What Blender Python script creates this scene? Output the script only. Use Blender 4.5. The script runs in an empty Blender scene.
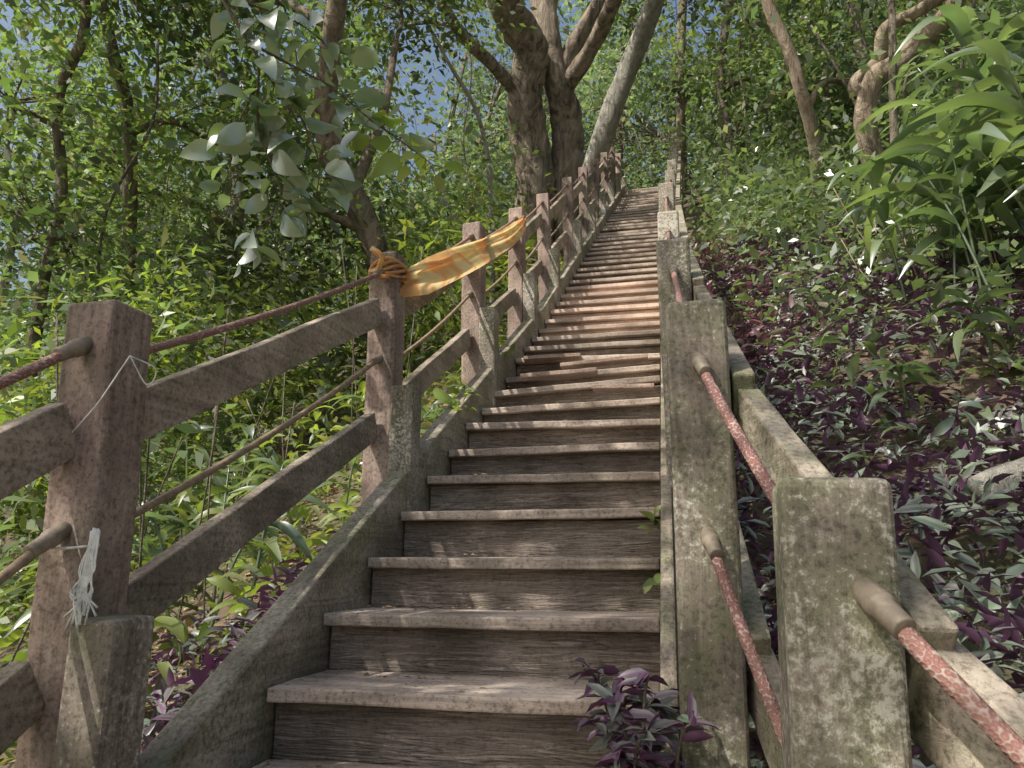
import bpy, bmesh, math, random
import numpy as np
from mathutils import Vector, Matrix, noise as mnoise
rng=np.random.default_rng(7); random.seed(7)
scene=bpy.context.scene
COL=scene.collection

# ------------------------------------------------------------------ helpers
def link(o,parent=None):
    COL.objects.link(o)
    if parent: o.parent=parent
    return o
def empty(name):
    o=bpy.data.objects.new(name,None); o.empty_display_size=.2; return link(o)
def mesh_obj(name,verts,faces,mat,parent=None,smooth=False):
    me=bpy.data.meshes.new(name); me.from_pydata([tuple(v) for v in verts],[],faces); me.update()
    if smooth: me.polygons.foreach_set("use_smooth",[True]*len(me.polygons))
    if mat: me.materials.append(mat)
    return link(bpy.data.objects.new(name,me),parent)
def nodes(mat):
    mat.use_nodes=True; nt=mat.node_tree; nt.nodes.clear(); return nt
def ramp(nt,stops,interp='LINEAR'):
    r=nt.nodes.new('ShaderNodeValToRGB'); r.color_ramp.interpolation=interp
    e=r.color_ramp.elements
    while len(e)>1: e.remove(e[-1])
    e[0].position=stops[0][0]; e[0].color=(*stops[0][1],1)
    for p,c in stops[1:]:
        x=e.new(p); x.color=(*c,1)
    return r
def mixc(nt,fac,a,b,mode='MIX'):
    m=nt.nodes.new('ShaderNodeMix'); m.data_type='RGBA'; m.blend_type=mode
    L=nt.links
    for i,s in ((0,fac),(6,a),(7,b)):
        if isinstance(s,(int,float)): m.inputs[i].default_value=s
        elif isinstance(s,tuple): m.inputs[i].default_value=(*s,1)
        else: L.new(s,m.inputs[i])
    return m.outputs[2]
def noise(nt,vec,scale,detail=4,rough=.6,dist=0):
    n=nt.nodes.new('ShaderNodeTexNoise'); n.inputs['Scale'].default_value=scale
    n.inputs['Detail'].default_value=detail; n.inputs['Roughness'].default_value=rough
    n.inputs['Distortion'].default_value=dist
    if vec is not None: nt.links.new(vec,n.inputs['Vector'])
    return n.outputs[0]
def mapping(nt,scale,rot=(0,0,0)):
    tc=nt.nodes.new('ShaderNodeTexCoord'); m=nt.nodes.new('ShaderNodeMapping')
    m.inputs['Scale'].default_value=scale; m.inputs['Rotation'].default_value=rot
    nt.links.new(tc.outputs['Object'],m.inputs['Vector']); return m.outputs[0]
def out(nt,shader):
    o=nt.nodes.new('ShaderNodeOutputMaterial'); nt.links.new(shader,o.inputs['Surface'])
def bsdf(nt,col,rough,height=None,bstr=.3,bdist=.01):
    b=nt.nodes.new('ShaderNodeBsdfPrincipled')
    if isinstance(col,tuple): b.inputs['Base Color'].default_value=(*col,1)
    else: nt.links.new(col,b.inputs['Base Color'])
    if isinstance(rough,(int,float)): b.inputs['Roughness'].default_value=rough
    else: nt.links.new(rough,b.inputs['Roughness'])
    if height is not None:
        bp=nt.nodes.new('ShaderNodeBump'); bp.inputs['Strength'].default_value=bstr; bp.inputs['Distance'].default_value=bdist
        nt.links.new(height,bp.inputs['Height']); nt.links.new(bp.outputs[0],b.inputs['Normal'])
    return b
def math_(nt,op,a,b=None):
    m=nt.nodes.new('ShaderNodeMath'); m.operation=op
    for i,s in enumerate((a,b)):
        if s is None: continue
        if isinstance(s,(int,float)): m.inputs[i].default_value=s
        else: nt.links.new(s,m.inputs[i])
    return m.outputs[0]

def wood(name,axis,base=(.14,.115,.1),dark=(.06,.048,.042),lichen=(.48,.45,.37),lich=.5,green=0.0,ridge=.5,island=.25,gs=22,ax=1.6,dist=1.2,bd=.02,speck=.5):
    m=bpy.data.materials.new(name); nt=nodes(m)
    sc=[gs,gs,gs]; sc[axis]=ax
    v=mapping(nt,tuple(sc)); vg=mapping(nt,(1,1,1))
    grain=noise(nt,v,1.0,6,.62,dist)
    blot=noise(nt,vg,3.2,4,.6)
    r=ramp(nt,[(.3,dark),(.5,base),(.72,tuple(min(1,c*1.35) for c in base))]); nt.links.new(grain,r.inputs[0])
    geo=nt.nodes.new('ShaderNodeNewGeometry')
    isl=ramp(nt,[(0,(1-island,)*3),(1,(1+island,1+island*.9,1+island*.85))]); nt.links.new(geo.outputs['Random Per Island'],isl.inputs[0])
    c=mixc(nt,1.0,r.outputs[0],isl.outputs[0],'MULTIPLY')
    rb=ramp(nt,[(.35,(.62,.60,.58)),(.65,(1.2,1.19,1.17))]); nt.links.new(blot,rb.inputs[0])
    c=mixc(nt,1.0,c,rb.outputs[0],'MULTIPLY')
    if green>0:
        gm=ramp(nt,[(.42,(0,0,0)),(.65,(green,)*3)]); nt.links.new(noise(nt,vg,5,4,.7),gm.inputs[0])
        c=mixc(nt,gm.outputs[0],c,(.17,.19,.10))
    ln=noise(nt,vg,75,4,.75)
    sp=ramp(nt,[(.36,(1-speck,)*3),(.5,(1,1,1))]); nt.links.new(ln,sp.inputs[0])
    c=mixc(nt,1.0,c,sp.outputs[0],'MULTIPLY')
    if lich>0:
        s=math_(nt,'ADD',ln,math_(nt,'MULTIPLY',blot,.5))
        lm=ramp(nt,[(.83-.06*lich,(0,0,0)),(.92-.06*lich,(lich,)*3)]); nt.links.new(s,lm.inputs[0])
        c=mixc(nt,lm.outputs[0],c,lichen)
    b=bsdf(nt,c,.75,math_(nt,'ADD',grain,math_(nt,'MULTIPLY',ln,.25)),ridge,bd); b.inputs['Specular IOR Level'].default_value=.35
    out(nt,b.outputs[0]); return m

def leafmat(name,cols,trans,tfac=.35,rough=.5,nscale=.5,nvar=.5,stripe=None,gl=.06):
    m=bpy.data.materials.new(name); nt=nodes(m)
    geo=nt.nodes.new('ShaderNodeNewGeometry')
    r=ramp(nt,[(i/max(1,len(cols)-1),c) for i,c in enumerate(cols)]); nt.links.new(geo.outputs['Random Per Island'],r.inputs[0])
    c=r.outputs[0]
    big=ramp(nt,[(.38,(1-nvar,)*3),(.62,(1+nvar*.6,)*3)]); nt.links.new(noise(nt,mapping(nt,(1,1,1)),nscale,1),big.inputs[0])  # clump tone variety; its dark patches also paint in foliage shadow
    c=mixc(nt,1.0,c,big.outputs[0],'MULTIPLY')
    if stripe:
        uv=nt.nodes.new('ShaderNodeUVMap'); sx=nt.nodes.new('ShaderNodeSeparateXYZ'); nt.links.new(uv.outputs[0],sx.inputs[0])
        d=math_(nt,'ABSOLUTE',math_(nt,'SUBTRACT',sx.outputs[1],.5))
        sr=ramp(nt,[(.0,(0,0,0)),(.1,(.0,)*3),(.2,(.6,)*3),(.34,(.6,)*3),(.42,(0,0,0))]); nt.links.new(d,sr.inputs[0])
        c=mixc(nt,sr.outputs[0],c,stripe)
        c=mixc(nt,geo.outputs['Backfacing'],c,(.14,.06,.12))
    b=nt.nodes.new('ShaderNodeBsdfDiffuse'); nt.links.new(c,b.inputs[0])
    g=nt.nodes.new('ShaderNodeBsdfGlossy'); g.inputs['Roughness'].default_value=rough; g.inputs[0].default_value=(.9,.95,1,1)
    m1=nt.nodes.new('ShaderNodeMixShader'); m1.inputs[0].default_value=gl
    nt.links.new(b.outputs[0],m1.inputs[1]); nt.links.new(g.outputs[0],m1.inputs[2])
    t=nt.nodes.new('ShaderNodeBsdfTranslucent')
    tc=mixc(nt,1.0,c,trans,'MULTIPLY'); nt.links.new(tc,t.inputs[0])
    mx=nt.nodes.new('ShaderNodeMixShader'); mx.inputs[0].default_value=tfac
    nt.links.new(m1.outputs[0],mx.inputs[1]); nt.links.new(t.outputs[0],mx.inputs[2]); out(nt,mx.outputs[0]); return m

# leaf templates: x along, y across, z normal
T_QUAD=(np.array([[0,0,0],[.45,.5,.05],[1,0,-.08],[.45,-.5,.05]],float),[(0,3,2,1)])
T_FOLD=(np.array([[0,0,0],[.28,.46,.08],[.66,.36,.03],[1,0,-.16],[.66,-.36,.03],[.28,-.46,.08],[.3,0,0],[.66,0,-.04]],float),
        [(0,6,1),(6,7,2,1),(7,3,2),(0,5,6),(5,4,7,6),(4,3,7)])
def blade_t(n=7,droop=.45):
    v=[];f=[]
    for i in range(n+1):
        t=i/n; w=.5*math.sin(math.pi*min(1,t**.75*1.0))**.8 if 0<t<1 else .02
        z=.12*math.sin(t*2.5)-droop*t*t; x=t*(1-.25*droop*t)
        v+= [[x,w,z+.10*w],[x,0,z],[x,-w,z+.10*w]]
    for i in range(n):
        a=3*i; f+=[(a,a+1,a+4,a+3),(a+1,a+2,a+5,a+4)]
    return (np.array(v),f)
T_BLADE=blade_t(9,.55); T_BLADE4=blade_t(4); T_OVATE=blade_t(6,.2)
def leaves(name,pos,dirs,ups,L,W,mat,tpl=T_QUAD,parent=None,uv=False,smooth=False):
    tv,tf=tpl; n=len(pos)
    dirs=dirs/np.linalg.norm(dirs,axis=1,keepdims=True)
    side=np.cross(ups,dirs); side/=np.linalg.norm(side,axis=1,keepdims=True)+1e-9
    nor=np.cross(dirs,side)
    L=np.broadcast_to(L,(n,)); W=np.broadcast_to(W,(n,))
    V=(pos[:,None,:]+tv[None,:,0,None]*(L[:,None,None]*dirs[:,None,:])+tv[None,:,1,None]*(W[:,None,None]*side[:,None,:])
       +tv[None,:,2,None]*(L[:,None,None]*nor[:,None,:]))
    nv=len(tv); idx=np.concatenate([np.array(f) for f in tf]); sizes=np.array([len(f) for f in tf])
    allidx=(idx[None,:]+np.arange(n)[:,None]*nv).ravel()
    starts=np.concatenate([[0],np.cumsum(np.tile(sizes,n))[:-1]])
    me=bpy.data.meshes.new(name); me.vertices.add(n*nv); me.vertices.foreach_set("co",V.ravel().astype(np.float32))
    me.loops.add(len(allidx)); me.loops.foreach_set("vertex_index",allidx.astype(np.int32))
    me.polygons.add(len(starts)); me.polygons.foreach_set("loop_start",starts.astype(np.int32))
    me.update(calc_edges=True)
    if uv:
        l=me.uv_layers.new(name="UVMap"); q=np.stack([tv[idx,0],tv[idx,1]+.5],1)
        l.data.foreach_set("uv",np.tile(q,(n,1)).ravel().astype(np.float32))
    if smooth: me.polygons.foreach_set("use_smooth",[True]*len(me.polygons))
    me.materials.append(mat); me.validate()
    return link(bpy.data.objects.new(name,me),parent)
def rdir(n,zb=0.,zs=1.):
    d=rng.normal(size=(n,3)); d[:,2]=d[:,2]*zs+zb; return d
def clump_leaves(centers,per,sig,size,zb=-.25):
    c=np.repeat(np.array(centers),per,0); n=len(c)
    sc=np.repeat(rng.uniform(.7,1.45,len(centers)),per)
    off=rng.normal(size=(n,3))*np.array(sig); p=c+off
    d=off/np.array(sig)*.5+rdir(n,zb,.5); u=rdir(n,1.3,.6)
    L=size*rng.uniform(.6,1.25,n)*sc; return p,d,u,L

class Tubes:
    def __init__(s): s.v=[];s.f=[]
    def add(s,path,radii,sides=8,rough=0.,cap=True):
        path=[Vector(p) for p in path]; n=len(path); b0=len(s.v); ref=Vector((.3,.9,.2)).normalized()
        for i,p in enumerate(path):
            t=(path[min(i+1,n-1)]-path[max(i-1,0)]).normalized()
            x=t.cross(ref)
            if x.length<.1: x=t.cross(Vector((1,0,0)))
            x.normalize(); y=t.cross(x); r=radii[i] if hasattr(radii,'__len__') else radii
            for k in range(sides):
                a=2*math.pi*k/sides; rr=r*(1+rough*(random.random()-.5)*2+ rough*1.2*math.sin(3*a+i*.35)+rough*.7*math.sin(5*a-i*.2))
                s.v.append(p+x*math.cos(a)*rr+y*math.sin(a)*rr)
        for i in range(n-1):
            for k in range(sides):
                a=b0+i*sides+k; b=b0+i*sides+(k+1)%sides
                s.f.append((a,b,b+sides,a+sides))
        if cap: s.f.append(tuple(b0+k for k in range(sides))[::-1]); s.f.append(tuple(b0+(n-1)*sides+k for k in range(sides)))
    def obj(s,name,mat,parent=None): return mesh_obj(name,s.v,s.f,mat,parent,True)
def spline(pts,sub=6):
    P=[Vector(p) for p in pts]; P=[P[0]*2-P[1]]+P+[P[-1]*2-P[-2]]; o=[]
    for i in range(1,len(P)-2):
        for j in range(sub):
            t=j/sub; a,b,c,d=P[i-1],P[i],P[i+1],P[i+2]
            o.append(.5*((2*b)+(c-a)*t+(2*a-5*b+4*c-d)*t*t+(3*b-a-3*c+d)*t**3))
    o.append(P[-2]); return o
def lerpr(r0,r1,n,p=1): return [r0+(r1-r0)*(i/(n-1))**p for i in range(n)]

def boxes(name,lst,mat,parent=None,bev=.006,seg=2,warp=0.,wf=5.):
    bm=bmesh.new()
    for M in lst: bmesh.ops.create_cube(bm,size=1,matrix=M)
    if warp:
        bmesh.ops.subdivide_edges(bm,edges=[e for e in bm.edges if e.calc_length()>.4],cuts=9,use_grid_fill=True)
    bm.normal_update()
    sharp=[e for e in bm.edges if len(e.link_faces)==2 and e.calc_face_angle()>.5]
    bmesh.ops.bevel(bm,geom=sharp,offset=bev,segments=seg,affect='EDGES',profile=.5)
    if warp:
        for v in bm.verts:
            v.co+=mnoise.noise_vector(v.co*wf)*warp+mnoise.noise_vector(v.co*wf*5)*warp*.35
    me=bpy.data.meshes.new(name); bm.to_mesh(me); bm.free(); me.materials.append(mat)
    return link(bpy.data.objects.new(name,me),parent)
def box(c,size,rot=None):
    M=Matrix.Translation(Vector(c))
    if rot is not None: M=M@rot
    return M@Matrix.Diagonal((*size,1))
def beam(p0,p1,w,h,extra=0.):
    p0=Vector(p0);p1=Vector(p1); y=(p1-p0); L=y.length+extra; y.normalize()
    x=y.cross(Vector((0,0,1))).normalized(); z=x.cross(y)
    R=Matrix((x,y,z)).transposed().to_4x4()
    return Matrix.Translation((p0+p1)/2)@R@Matrix.Diagonal((w,L,h,1))

# ------------------------------------------------------------------ stair profile
steps=[]; 
for k in range(-3,16): steps.append((2+.328*(k-1),-.36+.18*(k-1)))
s0,z0=steps[-1]
for j in range(1,34): steps.append((s0+.281*j,z0+.183*j))
STOP,ZTOP=steps[-1]
def Nz(s):
    s=np.asarray(s,float)
    a=-.36+.5488*(s-2); b=z0+.6512*(s-s0); c=ZTOP+.30*(s-STOP-1.5)
    r=np.where(s<s0,a,b); r=np.where(s>STOP,np.maximum(ZTOP,c),r)
    return np.where(s<-.1,-.36+.5488*(-2.1),r)
def du(s): return .035*max(0,s-6.6)
UL,UR=-1.14,-.064
def ground(u,s):
    u=np.asarray(u,float); s=np.asarray(s,float)
    lat=np.where(u>.15,.30*np.minimum(u-.15,6)+.5*np.maximum(0,u-6.15),0)
    l=-1.2-u; lat=lat-np.where(l>0,.42*np.minimum(l,6)+.12*np.clip(l-6,0,30),0)
    n=.06*np.sin(u*2.1+s*.7)+.05*np.sin(s*1.9-u*1.3)+.03*np.sin(u*5+s*4.3)
    n=n*np.clip(np.maximum(u-.1,-1.25-u)*1.5,0.15,1)
    return Nz(s)-.40+lat+n

# ------------------------------------------------------------------ materials
M_riser=wood("riser_wood",0,base=(.50,.43,.38),dark=(.18,.148,.128),lich=.2,green=.2,ridge=1.0,gs=50,ax=4.0,dist=3.4,island=.2,bd=.035,speck=.3)
M_tread=wood("tread_wood",0,base=(.48,.41,.36),dark=(.30,.25,.215),lich=.35,green=.15,ridge=.35)
M_post=wood("post_wood",2,base=(.31,.235,.21),dark=(.185,.138,.122),lich=.35,green=.25,ridge=.35,island=.15)
M_postR=wood("mossy_post_wood",2,base=(.30,.268,.225),dark=(.16,.142,.117),lichen=(.58,.57,.50),lich=.7,green=.65,ridge=.35,island=.1)
M_beam=wood("beam_wood",1,base=(.42,.37,.305),dark=(.24,.205,.165),lich=.4,green=.7,ridge=.45)
M_beamR=wood("mossy_board_wood",1,base=(.34,.30,.25),dark=(.19,.165,.135),lich=.4,green=.8,ridge=.45)
M_board=wood("board_wood",1,base=(.34,.285,.24),dark=(.19,.16,.135),lich=.35,green=.35,ridge=.4)
M_sunlit=wood("sunlit_tone_wood",0,base=(.60,.49,.42),dark=(.42,.32,.27),lich=.2,ridge=.3,speck=.3)  # paler wood tone, sunlight painted into the colour
def bark(name,c1,c2,moss=.3,sc=6):
    m=bpy.data.materials.new(name); nt=nodes(m); v=mapping(nt,(sc,sc,sc*.25))
    n1=noise(nt,v,1.2,6,.7,.8); r=ramp(nt,[(.35,c1),(.65,c2)]); nt.links.new(n1,r.inputs[0]); c=r.outputs[0]
    g=ramp(nt,[(.5,(0,0,0)),(.7,(moss,)*3)]); nt.links.new(noise(nt,mapping(nt,(1,1,1)),2.5,3),g.inputs[0])
    c=mixc(nt,g.outputs[0],c,(.12,.14,.06))
    b=bsdf(nt,c,.9,n1,1,.1); out(nt,b.outputs[0]); return m
B_old=bark("old_bark",(.07,.053,.04),(.40,.33,.26),.4)
B_grey=bark("grey_bark",(.20,.19,.17),(.46,.44,.39),.3)
B_dark=bark("dark_bark",(.08,.065,.05),(.32,.27,.21),.4,9)
B_pale=bark("pale_bark",(.20,.15,.11),(.52,.43,.33),.2,8)
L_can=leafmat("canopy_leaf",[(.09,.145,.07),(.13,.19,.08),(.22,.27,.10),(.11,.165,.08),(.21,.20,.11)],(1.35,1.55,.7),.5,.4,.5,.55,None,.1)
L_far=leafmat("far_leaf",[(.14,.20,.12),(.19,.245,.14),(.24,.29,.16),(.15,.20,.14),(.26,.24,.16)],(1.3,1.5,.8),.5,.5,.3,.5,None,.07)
L_bright=leafmat("bright_leaf",[(.17,.25,.08),(.23,.31,.09),(.32,.37,.11),(.14,.21,.08),(.27,.26,.13)],(1.4,1.5,.5),.48,.42,.7,.4,None,.09)
L_shrub=leafmat("shrub_leaf",[(.12,.18,.09),(.16,.22,.11),(.23,.28,.13),(.13,.19,.11),(.27,.24,.16)],(1.3,1.5,.8),.42,.42,.6,.6,None,.1)
L_broad=leafmat("broad_leaf",[(.15,.20,.14),(.19,.24,.17),(.22,.27,.17),(.26,.33,.17)],(1.4,1.7,.7),.3,.33,1,.15,None,.25)
L_ging=leafmat("ginger_leaf",[(.12,.175,.10),(.16,.215,.11),(.23,.28,.13),(.12,.175,.12),(.30,.34,.16)],(1.3,1.5,.7),.38,.32,2,.3,None,.2)
L_trad=leafmat("tradescantia_leaf",[(.12,.09,.11),(.14,.19,.12),(.14,.08,.115),(.17,.23,.13),(.11,.15,.09),(.19,.24,.15)],(1.2,1.1,1.1),.12,.45,1.4,.55,stripe=(.25,.31,.25),gl=.08)
L_cord=leafmat("red_purple_leaf",[(.30,.13,.16),(.20,.12,.14),(.20,.10,.12),(.19,.23,.11)],(1.4,.9,1.),.2,.4,2,.3)
L_litter=leafmat("dry_leaf",[(.34,.24,.13),(.46,.35,.19),(.22,.15,.09),(.52,.45,.28)],(1.2,1,.7),.12,.7,2,.3,None,.02)
m=bpy.data.materials.new("forest_soil"); nt=nodes(m); v=mapping(nt,(1,1,1))
n1=noise(nt,v,14,7,.75); r=ramp(nt,[(.3,(.06,.046,.033)),(.55,(.19,.14,.10)),(.75,(.32,.25,.18))]); nt.links.new(n1,r.inputs[0])
g=ramp(nt,[(.42,(0,0,0)),(.58,(.7,)*3)]); nt.links.new(noise(nt,v,1.1,4),g.inputs[0])
c=mixc(nt,g.outputs[0],r.outputs[0],(.09,.12,.05)); b=bsdf(nt,c,.95,n1,.8,.05); out(nt,b.outputs[0]); M_soil=m
def simple(name,col,rough=.6,nz=0):
    m=bpy.data.materials.new(name); nt=nodes(m)
    n=noise(nt,mapping(nt,(1,1,1)),40,4); r=ramp(nt,[(.3,tuple(c*.6 for c in col)),(.7,tuple(min(1,c*1.2) for c in col))]); nt.links.new(n,r.inputs[0])
    b=bsdf(nt,r.outputs[0],rough,n,.4,.004); out(nt,b.outputs[0]); return m
M_sleeve=simple("rubber_sleeve",(.25,.21,.16),.6)
m=bpy.data.materials.new("braided_rope"); nt=nodes(m)
w=nt.nodes.new('ShaderNodeTexVoronoi'); w.inputs['Scale'].default_value=190
nt.links.new(mapping(nt,(1,.5,1)),w.inputs[0]); r=ramp(nt,[(.15,(.33,.15,.125)),(.5,(.20,.085,.075)),(.85,(.48,.38,.34))]); nt.links.new(w.outputs['Distance'],r.inputs[0])
d=ramp(nt,[(.45,(.05,)*3),(.65,(.75,)*3)]); nt.links.new(noise(nt,mapping(nt,(1,1,1)),2.6,4),d.inputs[0])
c=mixc(nt,d.outputs[0],r.outputs[0],(.25,.165,.125)); b=bsdf(nt,c,.85,w.outputs['Distance'],.6,.004); out(nt,b.outputs[0]); M_rope=m
M_rope2=simple("weathered_rope",(.30,.22,.15),.85)
M_string=simple("frayed_string",(.78,.80,.76),.8)

# ------------------------------------------------------------------ ground
us=np.concatenate([np.linspace(-90,-10,25)[:-1],np.linspace(-10,9,96),np.linspace(9,90,25)[1:]])
ss=np.concatenate([np.linspace(-40,-1,14)[:-1],np.linspace(-1,20,106),np.linspace(20,140,40)[1:]])
U,S=np.meshgrid(us,ss); Z=ground(U,S); Z=Z-np.where(S>45,(S-45)*.35,0)
V=np.stack([U,S,Z],-1).reshape(-1,3); nu=len(us)
F=[(j*nu+i,j*nu+i+1,(j+1)*nu+i+1,(j+1)*nu+i) for j in range(len(ss)-1) for i in range(nu-1)]
mesh_obj("hillside_ground",V,F,M_soil,None,True)

# ------------------------------------------------------------------ staircase
st=empty("wooden_staircase")
tr=[];ri=[];sunlit=[];rir=[]
for i,(s,z) in enumerate(steps):
    if s<-.2: continue
    run=(steps[i+1][0]-s) if i+1<len(steps) else .3
    d=du(s); k=i-2
    w=UR-UL-.010; cx=(UL+UR)/2+d
    ry=random.gauss(0,.004); rx=0; dz=random.gauss(0,.004); ds=random.gauss(0,.006); mat=tr
    if k in (8,9,10,11,12): ry=(.015,-.02,-.05,-.04,.02)[k-8]; dz=(0,-.012,.0,-.02,.0)[k-8]; rx=.04
    R=Matrix.Rotation(ry,4,'Y')@Matrix.Rotation(rx+random.gauss(0,.006),4,'X')@Matrix.Rotation(random.gauss(0,.005),4,'Z')
    if 15<=k<=20: mat=sunlit  # these steps get the paler wood to paint a sunlit patch
    dd=run+.035; 
    mat.append(box((cx,s+ds+.085,z-.019+dz),(w,.17,.038),R))
    mat.append(box((cx+random.gauss(0,.002),s+.178+(dd-.18)/2,z-.021+dz),(w-.004,dd-.18,.036),R))
    (rir if 15<=k<=20 else ri).append(box((cx,s+.055+.0125,z-.04-.075),(w-.002,.025,.152),Matrix.Rotation(random.gauss(0,.004),4,'Y')))
boxes("treads",tr,M_tread,st,.006,2,.004,4); boxes("sunlit_tone_treads",sunlit,M_sunlit,st,.005,2,.003,4); boxes("risers",ri,M_riser,st,.003,1,.003,6); boxes("sunlit_tone_risers",rir,M_sunlit,st,.003,1,.003,6)
lp=[box((-.72,4.72,1.165),(.5,.11,.028),Matrix.Rotation(-.05,4,'Y')@Matrix.Rotation(.06,4,'Z')),
    box((-.85,5.25,1.425),(.42,.10,.026),Matrix.Rotation(-.03,4,'Y')@Matrix.Rotation(.1,4,'Z')),
    box((-.45,5.02,1.31),(.6,.12,.026),Matrix.Rotation(-.07,4,'Y')@Matrix.Rotation(.05,4,'Z')),
    box((-.28,4.33,.965),(.36,.12,.026),Matrix.Rotation(.04,4,'Y'))]
M_red2=wood("broken_plank_wood",0,base=(.46,.36,.31),dark=(.30,.23,.19),lich=.2,ridge=.3)
boxes("broken_planks",lp,M_red2,st,.004,2,.003)
def stringer(name,u,th,top,h):
    c=top-h/2
    l=[beam((u,.0,-1.458+c),(u,s0,z0+c),th,h*.875,.02), beam((u,s0+.01,z0+c),(u+du(STOP),STOP+.1,ZTOP+.06+c),th,h*.83)]
    boxes(name,l,M_beam,st,.009,2,.003,3)
stringer("left_stringer",UL-.046,.085,.13,.36); stringer("right_stringer",UR+.024,.042,.09,.34)
ld=[box((-.6+.3,STOP+.45+.16*j,ZTOP-.02),(1.9,.15,.036)) for j in range(12)]
boxes("landing_boards",ld,M_tread,st,.004)

# ------------------------------------------------------------------ handrails
def sag(p0,p1,sg,n=14):
    p0=Vector(p0);p1=Vector(p1); return [p0.lerp(p1,i/n)-Vector((0,0,sg*4*(i/n)*(1-i/n))) for i in range(n+1)]
def sleeve(T,p,d,L=.10,r=.019):
    p=Vector(p); d=Vector(d).normalized(); T.add([p,p+d*L*.3,p+d*L*.32,p+d*L*.5,p+d*L*.52,p+d*L*.98,p+d*L],[r,r*.97,r*1.08,r*1.08,r*.93,r*.86,r*.7],14)
hl=empty("wooden_handrail")
LP=[(-.10,-.35),(1.46,.578),(3.166,1.41),(4.70,2.27),(6.17,3.09),(7.4,3.85),(9.03,4.90)]
s=9.03
while s<STOP-1: 
    s+=1.45; LP.append((s,float(Nz(s))+1.15))
posts=[];blk=[];bd=[];T1=Tubes();T2=Tubes();TS=Tubes()
pinfo=[]
for i,(s,zt) in enumerate(LP):
    u=-1.305+du(s)*.95; lean=random.gauss(0,.012)
    H=1.75; R=Matrix.Rotation(lean,4,'Y')@Matrix.Rotation(random.gauss(0,.012),4,'X')@Matrix.Rotation(random.gauss(0,.03),4,'Z')
    w=.135
    posts.append(Matrix.Translation((u,s,zt))@R@Matrix.Translation((0,0,-H/2))@Matrix.Diagonal((w,w,H,1)))
    bz=zt-(.70 if i==1 else .635)-random.uniform(0,.03); blk.append(box((u+.118,s-.02,bz-.45),(.108,.13,.9),Matrix.Rotation(random.gauss(0,.006),4,'Y')))
    pinfo.append((u,s,zt))
for (a,b) in zip(pinfo[:-1],pinfo[1:]):
    bd.append(beam((a[0]-.02,a[1]+.07,a[2]-.27),(b[0]-.02,b[1]-.07,b[2]-.30),.045,.125,.0))
    bd.append(beam((a[0]-.02,a[1]+.07,a[2]-.76),(b[0]-.02,b[1]-.07,b[2]-.84),.045,.125,.0))
    T1.add(sag((a[0]+.0,a[1]+.06,a[2]-.10),(b[0],b[1]-.06,b[2]-.10),.02),.0115,10)
    T2.add(sag((a[0]+.0,a[1]+.06,a[2]-.52),(b[0],b[1]-.06,b[2]-.52),.03),.0105,10)
    dr=Vector(a)-Vector(b)
    sleeve(TS,(b[0],b[1]-.055,b[2]-.10),dr); sleeve(TS,(b[0],b[1]-.055,b[2]-.52),dr)
boxes("posts",posts,M_post,hl,.012,3,.004,3); boxes("support_blocks",blk,M_postR,hl,.01,2,.004,4); boxes("rail_boards",bd,M_board,hl,.006,2,.005,3)
T1.obj("upper_rope",M_rope,hl);T2.obj("lower_rope",M_rope2,hl);TS.obj("rope_sleeves",M_sleeve,hl)
# right
hr=empty("wooden_handrail")
RP=[(.56,.1,-.50),(.20,1.09,.10),(.065,1.76,.58),(.035,3.05,1.30),(.03,4.5,2.12),(.035,6.0,3.10)]
s=6.0
while s<STOP-.5: s+=1.45; RP.append((.03+du(s),s,float(Nz(s))+1.12))
posts=[];bd=[];T1=Tubes();T2=Tubes();TS=Tubes()
for i,(u,s,zt) in enumerate(RP):
    H=1.75; R=Matrix.Rotation(random.gauss(0,.008)+(.02 if i<3 else 0),4,'Y')@Matrix.Rotation(random.gauss(0,.01),4,'X')@Matrix.Rotation(-.02,4,'Z')
    w=.136 if i<4 else .132
    posts.append(Matrix.Translation((u,s,zt))@R@Matrix.Translation((0,0,-H/2))@Matrix.Diagonal((w,w,H,1)))
for a,b in zip(RP[:-1],RP[1:]):
    o=.095
    bd.append(beam((a[0]+o,a[1]-.03,a[2]-.24),(b[0]+o,b[1]+.02,b[2]-.25),.05,.13,.0))
    bd.append(beam((a[0]+o-.01,a[1]-.03,a[2]-.80),(b[0]+o-.01,b[1]+.02,b[2]-.82),.05,.13,.0))
    x=.02 if a[1]<1.05 else -.005
    T1.add(sag((a[0]+x,a[1]+.06,a[2]-.12),(b[0]+x,b[1]-.06,b[2]-.14),.015),.0115,10)
    T2.add(sag((a[0]+x,a[1]+.06,a[2]-.53),(b[0]+x,b[1]-.06,b[2]-.53),.02),.0115,10)
    dr=Vector(a)-Vector(b)
    sleeve(TS,(b[0]+x,b[1]-.06,b[2]-.14),dr,.085,.0175);sleeve(TS,(b[0]+x,b[1]-.06,b[2]-.53),dr,.085,.0175)
boxes("posts",posts,M_postR,hr,.014,3,.004,3); boxes("rail_boards",bd,M_beamR,hr,.006,2,.004,3)
T1.obj("upper_rope",M_rope,hr);T2.obj("lower_rope",M_rope,hr);TS.obj("rope_sleeves",M_sleeve,hr)
lr=empty("landing_railing"); ps=[];bb=[]
for j,u in enumerate((-1.2,-.55,.1,.7)):
    ps.append(box((u+.1,STOP+2.4,ZTOP+.5),(.12,.12,1.2)))
for zz in (.35,.8): bb.append(box((-.15,STOP+2.47,ZTOP+zz),(2.1,.04,.12)))
boxes("posts",ps,M_post,lr,.01);boxes("boards",bb,M_board,lr,.006)

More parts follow.
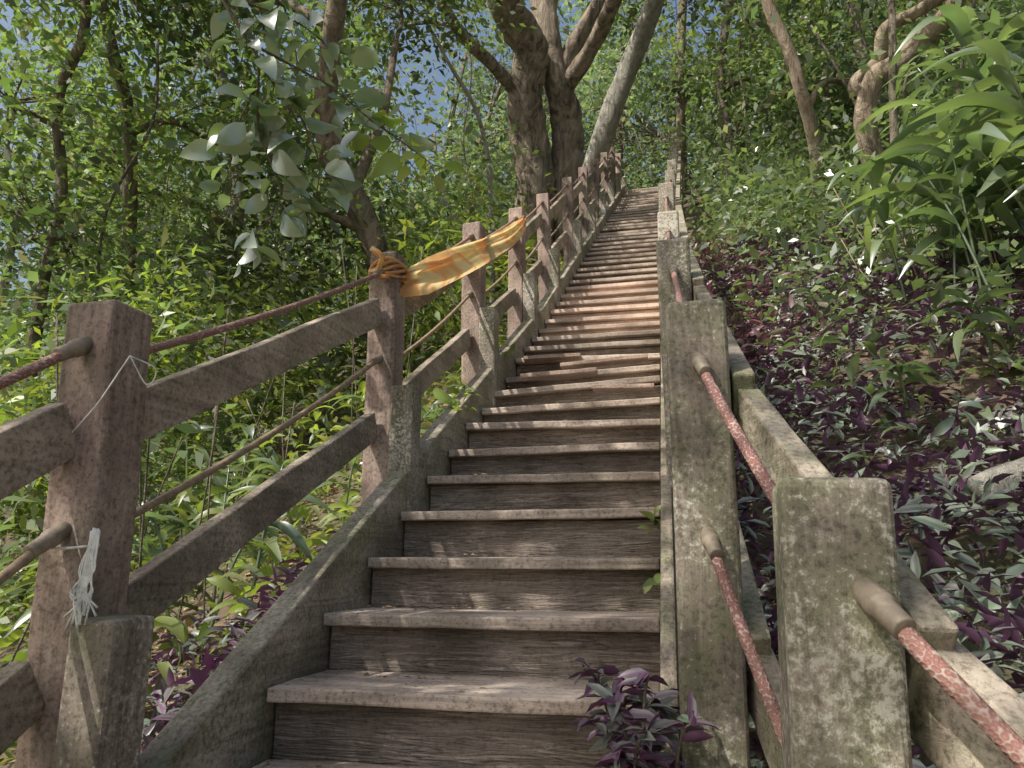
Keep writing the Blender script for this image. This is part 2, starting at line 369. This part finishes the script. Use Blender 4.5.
# caution tape
def ribbon(pts,w,seed=0,amp=1.,t0=.45):
    rr=random.Random(seed); m=8; V=[];F=[]; path=spline(pts,16); n=len(path)-1
    ph=[rr.uniform(0,6) for _ in range(4)]
    for i in range(n+1):
        t=i/n; c=path[i]; ww=w*(t0+(1-t0)*min(1,6*t))*(1-.45*t)
        for j in range(m+1):
            v=j/m-.5
            V.append(c+Vector((amp*(.014*math.sin(5*t+v*7+ph[0])+.008*math.sin(16*t+v*12+ph[1])),0,v*ww+amp*.006*math.sin(14*t+5*v+ph[3]))))
    for i in range(n):
        for j in range(m): a=i*(m+1)+j; F.append((a,a+1,a+m+2,a+m+1))
    return V,F
m=bpy.data.materials.new("caution_tape"); nt=nodes(m)
n1=noise(nt,mapping(nt,(1,.7,5),(.52,0,0)),1.0,1,.5,.3)
r=ramp(nt,[(.36,(.85,.68,.30)),(.47,(.88,.74,.38)),(.52,(.84,.48,.2)),(.56,(.84,.50,.22)),(.62,(.88,.72,.40))]); nt.links.new(n1,r.inputs[0])
b=bsdf(nt,r.outputs[0],.35); t=nt.nodes.new('ShaderNodeBsdfTranslucent'); nt.links.new(r.outputs[0],t.inputs[0]); mx=nt.nodes.new('ShaderNodeMixShader'); mx.inputs[0].default_value=.5
nt.links.new(b.outputs[0],mx.inputs[1]);nt.links.new(t.outputs[0],mx.inputs[2]);out(nt,mx.outputs[0]); M_tape=m
ct=empty("caution_tape")
V,F=ribbon([(-1.23,3.15,1.24),(-1.205,3.7,1.52),(-1.2,4.6,2.01),(-1.2,5.4,2.46),(-1.22,6.08,2.92)],.20,1); mesh_obj("tape_span",V,F,M_tape,ct,True)
V,F=ribbon([(-1.21,3.15,1.31),(-1.225,3.7,1.60),(-1.215,4.6,2.09),(-1.21,5.4,2.55),(-1.23,6.08,2.97)],.10,4,.6); mesh_obj("tape_fold",V,F,M_tape,ct,True)
T=Tubes()
for q in range(5):
    a=[(-1.305+.088*math.cos(t),3.166+.088*math.sin(t),1.30+.02*math.sin(t*2+q)+.012*q) for t in np.linspace(0,2*math.pi,20)]
    T.add(a,.008,6,0,False)
T.add(spline([(-1.30,3.08,1.36),(-1.33,3.02,1.39),(-1.27,3.0,1.34),(-1.31,3.05,1.28),(-1.25,3.03,1.25)],5),.012,6,.2)
T.obj("tape_knot",M_tape,ct)

# strings on post
fs=empty("frayed_string"); T=Tubes()
T.add(spline([(-1.19,1.40,.44),(-1.20,1.385,.40),(-1.24,1.38,.33),(-1.29,1.385,.28),(-1.33,1.385,.24)],6),.0018,5)
T.add(spline([(-1.19,1.40,.44),(-1.16,1.45,.42),(-1.17,1.44,.38),(-1.19,1.40,.44)],6),.0016,5)
for q in range(34):
    x=-1.212+random.uniform(-.010,.014); T.add(spline([(x,1.384,.03+random.uniform(-.02,.03)),(x+random.gauss(0,.008),1.375,-.03),(x+random.gauss(0,.010),1.37,-.07),(x+random.gauss(0,.016),1.37,-.10+random.uniform(-.05,.03))],5),.0022,5,.3)
T.add(spline([(-1.38,1.386,.02),(-1.30,1.383,.015),(-1.22,1.383,.02)],6),.003,5)
T.obj("strands",M_string,fs)

# ------------------------------------------------------------------ trees
def in_gap(p):
    s=max(p[1],.1); a=p[0]/s; e=p[2]/s
    if -.43<a<-.31 and e>.55: return True
    if -1.2<a<-1.02 and .45<e<.62: return True
    if .0<a<.12 and e>.72: return True
    return False
def tree(name,trunks,bmat,crowns,lmat,leaf=.10,per=85,sig=(.36,.36,.22),rough=.06,dens=1.2):
    e=empty(name); T=Tubes(); allp=[]
    for path,r0,r1 in trunks:
        p=spline(path,7); T.add(p,lerpr(r0,r1,len(p),.8),14,rough); allp+= [(q,r) for q,r in zip(p,lerpr(r0,r1,len(p),.8))]
    cs=[]
    for (cx,cy,cz,rx,ry,rz,nc) in crowns:
        c=Vector((cx,cy,cz)); q,r=min(allp,key=lambda t:(t[0]-c).length+ (0 if t[0].z<cz else 3))
        mid=q.lerp(c,.5)+Vector((random.gauss(0,.2),random.gauss(0,.2),random.uniform(.0,.4)))
        lp=spline([q,mid,c],6); rr=min(r*.7,.07); T.add(lp,lerpr(rr,.02,len(lp)),8,rough)
        for _ in range(int(nc*dens)):
            d=rng.normal(size=3); d/=np.linalg.norm(d); f=rng.uniform(.25,1)**.6
            t=c+Vector((d[0]*rx*f,d[1]*ry*f,d[2]*rz*f))
            if in_gap(t) and random.random()<.6: continue
            cs.append(t)
            o=random.choice(lp[len(lp)//3:]); k=o.lerp(t,.5)+Vector((random.gauss(0,.12),random.gauss(0,.12),random.gauss(.08,.1)))
            bp=spline([o,k,t],3); T.add(bp,lerpr(.013,.004,len(bp)),4,0,False)
    T.obj("trunk",bmat,e)
    if cs:
        p,d,u,L=clump_leaves(cs,per,sig,leaf*1.3); leaves("foliage",p,d,u,L,L*.48,lmat,T_QUAD,e)
    return e
tree("large_old_tree",[
 ([(-2.2,11.9,4.4),(-2.17,11.75,6.05),(-2.21,11.50,7.07),(-2.22,11.12,7.80),(-2.07,10.81,8.34),(-2.29,10.26,8.71),(-2.33,9.38,9.4)],.36,.26),
 ([(-1.75,12.2,4.8),(-1.68,12.03,6.23),(-1.58,11.79,7.35),(-1.65,11.42,7.92),(-1.82,11.23,8.60),(-1.87,11.23,9.43),(-1.72,11.19,10.8)],.30,.22),
 ([(-1.66,11.44,7.84),(-1.07,10.95,8.27),(-.64,10.42,8.65),(-.31,9.90,8.96),(0,9,9.6)],.15,.09),
 ([(-1.7,11.4,8.0),(-1.2,11.2,8.9),(-.6,11.2,9.8),(.3,11.0,10.8)],.17,.1),
 ([(-2.25,11.2,7.7),(-2.6,10.7,7.95),(-2.91,10.07,8.05),(-3.14,9.45,8.25),(-3.25,8.82,8.6)],.13,.07)],
 B_old,[(-3.2,9.2,9.5,1.8,1.8,1.2,16),(.6,9.6,10.6,2.2,2,1.0,16),(-1.6,11.6,11.8,2.6,2,1.2,16),(-4.8,11.5,9.8,1.8,1.8,1.2,16),(1.4,12,9.6,1.3,1.3,1,10)],L_can,.11,rough=.09)
tree("leaning_grey_tree",[([(-1.9,15.2,6.6),(-1.5,14.62,7.87),(-1.1,14.2,8.8),(-.57,13.83,9.85),(-.1,13.3,10.6),(.32,12.77,11.3)],.27,.18)],B_grey,
 [(.8,12.5,12.4,2,2,1.2,16),(-.6,14.5,12.6,1.6,1.6,1.1,10)],L_can,.12)
tree("twisted_sapling",[([(-2.35,9.5,3.2),(-2.37,9.36,4.89),(-2.37,9.23,5.44),(-2.46,8.86,6.01),(-2.70,8.40,6.42),(-2.94,8.1,6.9)],.045,.02)],B_grey,[(-3,8,7.1,.8,.8,.6,6)],L_can,.09)
tree("leaning_forked_tree",[([(-3.25,8.3,1.2),(-3.37,7.92,3.37),(-3.71,7.26,4.51),(-3.71,6.94,4.96),(-3.54,6.65,5.49),(-3.21,6.25,6.3)],.19,.10),
  ([(-3.6,7.5,4.2),(-3.3,7.6,5.2),(-3.2,7.7,6.3)],.08,.04)],B_old,
 [(-3.4,7.5,7.2,1.7,1.2,.9,20),(-4.2,7.8,5.4,1.1,.9,.8,12),(-4.8,6.6,6.2,1.2,1.1,.9,12),(-4.4,7.4,3.9,.9,.9,.8,8)],L_can,.10)
tree("slender_tree",[([(-6.45,7.6,.6),(-6.4,7.4,2.66),(-6.29,7.14,3.96),(-6.12,6.72,5.02),(-6.12,6.35,5.69),(-6.18,5.95,6.6)],.10,.06)],B_dark,
 [(-6.0,6.3,6.4,1.5,1.3,1.0,18),(-5.3,7.2,4.9,1.2,1.0,.8,12),(-6.9,7.6,5.0,1.3,1.2,1.,14),(-5.6,7.4,3.5,1.1,1.,.8,12)],L_can,.09)
tree("slender_tree",[([(-6.7,6.5,.5),(-6.58,6.33,2.68),(-6.3,6.14,3.73),(-6.29,5.9,4.77),(-5.97,5.79,5.5),(-5.98,5.62,6.3)],.065,.045)],B_dark,
 [(-5.7,5.2,5.9,1.3,1.1,.9,16),(-6.6,5.6,4.6,.9,.9,.8,10),(-6.4,5.9,3.2,.9,.9,.8,12)],L_can,.09)
tree("slender_tree",[([(-7.2,10.4,1.2),(-7.13,10.17,3.7),(-6.65,9.83,5.59),(-6.8,9.42,7.16),(-7.1,8.9,9.04)],.14,.08)],B_dark,
 [(-6.8,9.0,8.6,2,1.8,1.4,18),(-5.6,9.6,6.9,1.4,1.2,1.,12),(-8.4,10,6.6,1.5,1.5,1.2,12),(-8.2,8.4,5.2,1.3,1.2,1.1,8)],L_can,.10)
tree("slender_tree",[([(.45,17.8,7.8),(.5,17.2,8.97),(.55,16.5,11),(.77,15.9,13.8)],.14,.1)],B_old,[(.9,15.6,13.6,2,2,1.3,12),(1.4,16.2,11.2,1.4,1.2,1.,12)],L_can,.12)
tree("slender_tree",[([(1.35,13.8,5.6),(1.31,13.5,6.3),(1.26,13.2,7.6),(1.2,12.9,9),(1.53,12.6,10.7)],.12,.07)],B_dark,[(1.8,12.4,10.4,1.7,1.7,1.1,14),(2.2,12.8,8.6,1.1,1.1,.9,12)],L_can,.11)
tree("slender_tree",[([(2.2,7.45,2.0),(2.19,7.2,3.2),(2.22,7.04,4.29),(2.32,7.02,5.38),(2.3,6.9,6.4)],.045,.03)],B_dark,[(2.5,6.7,6.3,1.3,1.1,.7,10)],L_shrub,.09)
tree("twisted_vine_tree",[([(2.7,8.4,3.4),(2.2,7.9,4.3),(2.24,7.73,4.93),(2.53,7.65,5.10),(2.84,7.55,5.37),(3.06,7.35,5.53),(3.29,7.22,5.95)],.12,.10),
  ([(2.24,7.75,4.8),(2.08,7.71,4.95),(2.33,7.69,5.19),(2.39,7.54,5.44),(2.67,7.49,5.55),(2.96,7.35,5.65),(3.33,7.10,5.95)],.07,.06)],B_pale,
  [(3.9,7.4,6.8,1.4,1.2,.8,14),(3.6,8.6,5.6,1.1,1.1,.9,10)],L_shrub,.10)
tree("twisted_tree",[([(1.95,9.6,3.4),(1.92,9.35,4.0),(1.87,8.92,4.89),(1.69,8.52,5.54),(1.59,8.41,5.9),(1.4,8.26,6.37),(1.29,8.11,7.0)],.085,.07)],B_pale,[(1.6,8.0,7.5,1.5,1.4,.8,14),(2.6,9.4,6,1.,1,.8,10)],L_shrub,.10)
tree("added_shade_tree",[([(-6.2,-3.5,-3.2),(-6.0,-3.3,0),(-5.6,-3,2.6),(-5.0,-2.2,4.4),(-4.2,-1.2,5.3)],.22,.12)],B_old,  # unseen tree, added out of frame to keep sun off the foreground steps
 [(-3.5,-.5,5.6,1.5,1.4,.5,15),(-3.8,-2.5,5.3,1.4,1.2,.5,10),(-2.5,.9,6.1,.9,.8,.4,4),(-2.2,-1.2,6.0,1.0,1.0,.4,4)],L_can,.12)
T=Tubes()
for (a,b) in (((-5.0,7.4,6.6),(-4.6,7.9,1.6)),((-4.2,6.6,6.4),(-4.0,7.2,2.0)),((-2.9,9.6,8.3),(-2.8,10.2,4.0)),((1.6,11.4,9.2),(1.1,11.8,5.2)),((2.6,7.6,6.2),(2.9,8.0,3.6)),((3.2,7.0,6.0),(2.6,7.3,2.8)),((.9,12.8,9.8),(1.5,12.2,5.6)),((-7.2,8.4,7.2),(-6.9,8.2,1.5)),((-5.4,6.2,5.6),(-5.9,6.4,1.6)),((1.9,8.6,6.4),(2.5,8.9,3.9))):
    a=Vector(a);b=Vector(b); pts=[a]+[a.lerp(b,t)+Vector((random.gauss(0,.18),random.gauss(0,.1),0)) for t in (.25,.5,.75)]+[b]
    T.add(spline(pts,6),random.uniform(.010,.02),6,.1)
T.obj("hanging_lianas",B_dark)

# distant forest
fo=empty("distant_forest"); T=Tubes(); cs=[]
for _ in range(108):
    while True:
        u=random.uniform(-26,20); s=random.uniform(11,36)
        if abs(u+.2)>2.0 and not (s<14 and u>-9 and u<3): break
        if s>20: break
    g=float(ground(u,s)); h=random.uniform(5,10)
    p=spline([(u,s,g-.3),(u+random.gauss(0,.3),s,g+h*.5),(u+random.gauss(0,.7),s+random.gauss(0,.4),g+h)],5)
    T.add(p,lerpr(random.uniform(.08,.17),.05,len(p)),8,.05)
    for _ in range(21):
        t=p[-1]+Vector((random.gauss(0,1.5),random.gauss(0,1.5),random.gauss(-1.8,1.8)))
        if in_gap(t) and random.random()<.93: continue
        cs.append(t)
        o=random.choice(p[len(p)//2:]); T.add([o,o.lerp(t,.5)+Vector((0,0,.2)),t],[.025,.016,.008],4,0,False)
T.obj("trunks",B_dark,fo)
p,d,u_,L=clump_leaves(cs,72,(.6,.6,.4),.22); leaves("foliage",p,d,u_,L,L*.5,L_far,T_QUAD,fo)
def scatter(n,u0,u1,s0_,s1_,h0,h1,pred=None):
    o=[]
    while len(o)<n:
        u=random.uniform(u0,u1); s=random.uniform(s0_,s1_)
        if pred and not pred(u,s): continue
        o.append((u,s,float(ground(u,s))+random.uniform(h0,h1)))
    return o
cs=scatter(560,-16,-2.6,6,24,.2,3.0)+scatter(190,-14,-3.8,2.5,7,.0,2.0)+scatter(24,-12,-7.5,6,11,1.5,4.0)
p,d,u_,L=clump_leaves(cs,75,(.42,.42,.34),.14); leaves("understory_shrubs",p,d,u_,L,L*.45,L_shrub)
cs=scatter(520,1.1,12,8,24,.2,3.2,lambda u,s:u>.5+.08*s)+scatter(110,2.6,7,4.5,9,.2,2.0)+scatter(120,-2,3,19,26,.3,3)+scatter(60,1.0,3.5,9.5,15,.1,1.0)
p,d,u_,L=clump_leaves(cs,75,(.42,.42,.34),.13); leaves("understory_shrubs",p,d,u_,L,L*.45,L_shrub)
cs=scatter(130,.75,4.0,7.2,12.5,.1,.9,lambda u,s:u>.45+.07*(s-5))+scatter(34,1.7,3.6,4.6,7.2,.1,.6)+scatter(10,.9,1.8,5.4,7.2,.1,.4)+scatter(12,1.5,2.8,3.0,4.6,.1,.4)
p,d,u_,L=clump_leaves(cs,85,(.26,.26,.2),.10); leaves("understory_shrubs",p,d,u_,L,L*.45,L_ging)
cs=scatter(70,-5,-1.9,6.5,12,.6,1.9)+scatter(60,-6.5,-4,4.5,7,1.2,2.4)
p,d,u_,L=clump_leaves(cs,70,(.25,.25,.25),.13); leaves("bright_green_bushes",p,d,u_,L,L*.35,L_bright)
n=4600; u=rng.uniform(-7.5,-1.55,n); s=rng.uniform(1.6,12,n); g=ground(u,s)
z=g+rng.uniform(.05,.75,n)*np.clip((-1.4-u)*.8,.15,1)
pos=np.stack([u,s,z],1); L=rng.uniform(.12,.26,n)
leaves("leafy_herbs",pos,rdir(n,.25,.5),rdir(n,1.6,.4),L,L*.27,L_bright,T_BLADE4)
n=2200; u=rng.uniform(.4,4.5,n); s=rng.uniform(2.0,10,n); ok=(np.sin(u*2.3+s*1.1)+np.sin(s*2.1-u)+rng.normal(0,.4,n))>.5; u=u[ok];s=s[ok];n=len(u)
pos=np.stack([u,s,ground(u,s)+rng.uniform(.12,.45,n)],1); L=rng.uniform(.08,.2,n)
leaves("leafy_herbs",pos,rdir(n,.25,.5),rdir(n,1.6,.4),L,L*.3,L_ging,T_BLADE4)
n=9000; u=rng.uniform(-4.5,-1.25,n); s=rng.uniform(.4,8,n); pos=np.stack([u,s,ground(u,s)+.015],1); L=rng.uniform(.03,.09,n)
leaves("leaf_litter",pos,rdir(n,0,.15),rdir(n,2.5,.5),L,L*.45,L_litter)
n=1200; u=-.1+np.abs(rng.normal(0,.5,n)); s=rng.uniform(.5,9,n); pos=np.stack([u,s,ground(u,s)+.02],1); L=rng.uniform(.03,.08,n)
leaves("leaf_litter",pos,rdir(n,0,.15),rdir(n,2.5,.5),L,L*.45,L_litter)
P=[]
for i,(s,z) in enumerate(steps[:40]):
    for _ in range(30):
        if s>-.2: P.append((UL+.02+abs(random.gauss(0,.35)) if random.random()<.6 else random.uniform(UL,UR),s+random.choice((.3-abs(random.gauss(0,.03)),random.uniform(.02,.3))),z+.006))
P=np.array([q for q in P if q[0]<UR-.03]); n=len(P); L=rng.uniform(.008,.036,n)
leaves("fallen_leaves",P,rdir(n,0,.05),rdir(n,4,.3),L,L*.45,L_litter)
n=32000; u=.12+4.6*rng.uniform(0,1,n)**1.3; s=rng.uniform(.3,8.2,n)
g=ground(u,s); bump=.5+.5*np.sin(u*4.1+1.3*np.sin(s*2.6))*np.sin(s*3.7+u)
z=g+rng.uniform(0.02,.14,n)+.36*bump*rng.uniform(.4,1,n)
pos=np.stack([u,s,z],1); L=rng.uniform(.04,.12,n)
leaves("tradescantia_ground_cover",pos,rdir(n,.35,.5),rdir(n,1.5,.6),L,L*.36,L_trad,T_FOLD,None,True)
u1=rng.uniform(-2.3,-1.27,2600); s1=rng.uniform(.7,3.6,2600); ok=(np.sin(u1*4+s1*3.4+1)+rng.normal(0,.4,2600))>.0; h1=rng.uniform(.02,.26,2600)
u2=rng.uniform(-1.62,-1.27,1500); s2=rng.uniform(1.25,2.9,1500); h2=rng.uniform(.05,.42,1500)
u=np.concatenate([u1[ok],u2]);s=np.concatenate([s1[ok],s2]);h=np.concatenate([h1[ok],h2]);n=len(u)
L_trad2=leafmat("tradescantia_purple_leaf",[(.15,.05,.13),(.11,.15,.10),(.17,.055,.15),(.10,.15,.09)],(1.3,.9,1.2),.15,.42,1.2,.2,stripe=(.20,.24,.20),gl=.07)
pos=np.stack([u,s,ground(u,s)+h],1); L=rng.uniform(.05,.11,n)
leaves("tradescantia_ground_cover",pos,rdir(n,.25,.5),rdir(n,1.6,.5),L,L*.38,L_trad2,T_FOLD,None,True)
n=1100; u=.3+np.abs(rng.normal(0,.35,n)); s=rng.uniform(5.0,9,n); pos=np.stack([u,s,ground(u,s)+rng.uniform(.1,.45,n)],1); L=rng.uniform(.06,.12,n)
leaves("red_purple_plants",pos,rdir(n,.4,.5),rdir(n,1.2,.5),L,L*.4,L_cord,T_FOLD)
e=empty("purple_tradescantia_plant"); T=Tubes(); P=[];D=[]
for q in range(22):
    b=Vector((random.uniform(-.17,-.05),random.uniform(1.64,1.93),0)); b.z=-.54
    tip=b+Vector((random.gauss(.0,.05),random.gauss(-.03,.06),random.uniform(.02,.34)))
    pth=spline([b,b.lerp(tip,.6)+Vector((0,0,.05)),tip],5); T.add(pth,.0035,5)
    for k in range(3,len(pth)):
        for _ in range(2):
            P.append(pth[k]); D.append(Vector((random.gauss(0,1),random.gauss(-.3,1),random.uniform(-.3,.6))))
P=np.array(P);D=np.array(D);n=len(P);L=rng.uniform(.045,.085,n)
T.obj("stems",B_dark,e); leaves("leaves",P,D,rdir(n,1.5,.5),L,L*.36,L_trad2,T_FOLD,e,True)
P=[];D=[]
for (x,y,z,k) in ((-.075,2.93,.08,9),(-.09,2.45,-.12,5),(-1.16,3.9,.75,14),(-1.2,4.15,.9,14),(-1.15,5.0,1.35,8)):
    for _ in range(k): P.append((x+random.gauss(0,.02),y+random.gauss(0,.05),z+random.uniform(0,.08))); D.append((random.gauss(0,1),random.gauss(-.2,1),random.uniform(.2,1.4)))
P=np.array(P);D=np.array(D);n=len(P);L=rng.uniform(.04,.10,n); leaves("small_weeds",P,D,rdir(n,1,.5),L,L*.4,L_bright,T_BLADE4)
def ginger(base,h,nl,lean,leafL=.42,name="wild_ginger_plant",k0=5,wr=.2,mat=None):
    e=empty(name); T=Tubes(); P=[];D=[];Ls=[]
    for q in range(nl):
        b=Vector(base)+Vector((random.gauss(0,.25),random.gauss(0,.25),0)); b.z=float(ground(b.x,b.y))
        hh=h*random.uniform(.65,1.05); tip=b+Vector((lean[0]*hh+random.gauss(0,.2),lean[1]*hh+random.gauss(0,.2),hh))
        pth=spline([b,b.lerp(tip,.5)+Vector((0,0,.12)),tip],8); T.add(pth,lerpr(.011,.005,len(pth)),6)
        a=random.uniform(0,6.3)
        for k in range(k0,len(pth)):
            a+=math.pi+random.gauss(0,.35); P.append(pth[k]); D.append(Vector((math.cos(a),math.sin(a),random.uniform(-.2,.7)))); Ls.append(leafL*random.uniform(.5,1.2))
    P=np.array(P);D=np.array(D);n=len(P);Ls=np.array(Ls); up=np.tile([0,0,1.],(n,1))+rng.normal(0,.35,(n,3))
    T.obj("stems",L_ging,e); leaves("leaves",P,D,up,Ls,Ls*wr,L_ging,T_BLADE,e,smooth=True)
ginger((1.9,4.7,1),1.3,6,(-.15,-.1),.55,k0=8,wr=.18); ginger((2.3,4.6,1),1.5,8,(-.25,-.1),.6,k0=8,wr=.18); ginger((2.8,5.4,1),1.9,8,(-.2,-.1),.62,k0=8,wr=.17); ginger((1.55,4.0,1),.45,4,(-.1,-.1),.3,wr=.25)
ginger((2.1,3.4,1),.7,5,(-.1,-.1),.34,wr=.2); ginger((2.6,4.0,1),1.1,6,(-.15,-.1),.5,wr=.18,k0=8)
ginger((-2.0,4.6,0),.8,7,(0,0),.3); ginger((-2.6,3.6,0),.9,8,(0,0),.32);ginger((-3.4,5.2,0),1.,8,(0,0),.32)
T=Tubes()
for _ in range(30):
    u=random.uniform(1.6,3.2);s=random.uniform(4.6,7.0);g=float(ground(u,s)); t=Vector((u+random.gauss(0,.25),s+random.gauss(0,.3),g+random.uniform(.4,1.1)))
    T.add(spline([(u,s,g),((u+t.x)/2+random.gauss(0,.08),(s+t.y)/2,(g+t.z)/2),t],4),.004,5)
T.obj("dry_stalks",simple("dry_stalk",(.30,.24,.16),.9))
T=Tubes()
for _ in range(16):
    u=random.uniform(-2.8,-1.7);s=random.uniform(2.2,5.5);g=float(ground(u,s)); t=Vector((u+random.gauss(0,.2),s+random.gauss(0,.2),g+random.uniform(.9,2.0)))
    T.add(spline([(u,s,g-.05),((u+t.x)/2+random.gauss(0,.05),(s+t.y)/2,(g+t.z)/2),t],5),.005,5)
T.obj("sapling_stems",B_dark)
T=Tubes(); pth=spline([(1.06,3.02,.22),(1.3,3.0,.30),(1.7,2.9,.41),(2.3,2.8,.55)],6); T.add(pth,lerpr(.062,.08,len(pth)),14,.05); T.obj("fallen_log",B_grey)
# foreground broadleaf branch
e=empty("broadleaf_branch"); T=Tubes(); G=[([],[]),([],[])]
def br(pts,r,nl,g=0):
    pth=spline(pts,8); T.add(pth,lerpr(r,r*.35,len(pth)),7)
    for k in np.linspace(len(pth)*.2,len(pth)-1,nl).astype(int):
        a=random.uniform(0,6.3); o=Vector((math.cos(a),math.sin(a)*.7,random.uniform(-1.2,.1))); 
        q=pth[k]+o*.05; T.add([pth[k],pth[k]+o*.03,q],.0018,4,0,False); G[g][0].append(q); G[g][1].append(o)
br([(-1.9,2.0,2.7),(-1.77,2.21,2.34),(-1.56,2.35,1.95),(-1.46,2.51,1.75)],.012,26)
br([(-1.56,2.35,1.95),(-1.6,2.45,1.7),(-1.55,2.57,1.45),(-1.67,2.49,1.2)],.006,30)
br([(-1.56,2.35,2.0),(-1.35,2.55,1.93),(-1.22,2.68,1.84)],.006,20)
br([(-1.22,2.68,1.84),(-1.1,2.75,1.76),(-.98,2.84,1.68)],.005,16,1)
br([(-1.7,2.25,2.2),(-1.45,2.4,2.15),(-1.3,2.5,2.05)],.006,24)
br([(-1.6,2.4,1.85),(-1.75,2.5,1.7),(-1.8,2.6,1.45)],.005,20)
br([(-1.46,2.51,1.8),(-1.4,2.6,1.6),(-1.45,2.65,1.4)],.005,22)
T.obj("twigs",B_dark,e)
for (P,D),mt in zip(G,(L_broad,L_bright)):  # second group has sunlight painted in as a brighter leaf colour
    P=np.array(P);D=np.array(D);n=len(P);L=rng.uniform(.08,.175,n)
    leaves("leaves",P,D,rdir(n,.6,.6),L,L*.54,mt,T_OVATE,e,smooth=True)

# ------------------------------------------------------------------ light, sky, camera
az=math.radians(-136); el=math.radians(50)
w=bpy.data.worlds.new("World"); scene.world=w; w.use_nodes=True; nt=w.node_tree
bg=nt.nodes['Background']; sky=nt.nodes.new('ShaderNodeTexSky'); sky.sky_type='NISHITA'; sky.sun_disc=False
sky.sun_elevation=el; sky.sun_rotation=az; sky.air_density=1.4; sky.dust_density=5
nt.links.new(sky.outputs[0],bg.inputs[0]); bg.inputs[1].default_value=.15
sd=bpy.data.lights.new("sun","SUN"); sd.energy=5; sd.angle=math.radians(.5); sd.color=(1,.93,.82)
so=link(bpy.data.objects.new("sun",sd)); dirv=Vector((math.sin(az)*math.cos(el),math.cos(az)*math.cos(el),math.sin(el)))
so.rotation_euler=dirv.to_track_quat('Z','Y').to_euler()
cd=bpy.data.cameras.new("Camera"); cam=link(bpy.data.objects.new("Camera",cd)); cd.lens=26.19; cd.sensor_width=36; cd.clip_end=500; cd.clip_start=.05
cam.rotation_euler=(math.radians(103),0,math.radians(12.4))
scene.camera=cam
scene.view_settings.view_transform='Standard'; scene.view_settings.look='None'
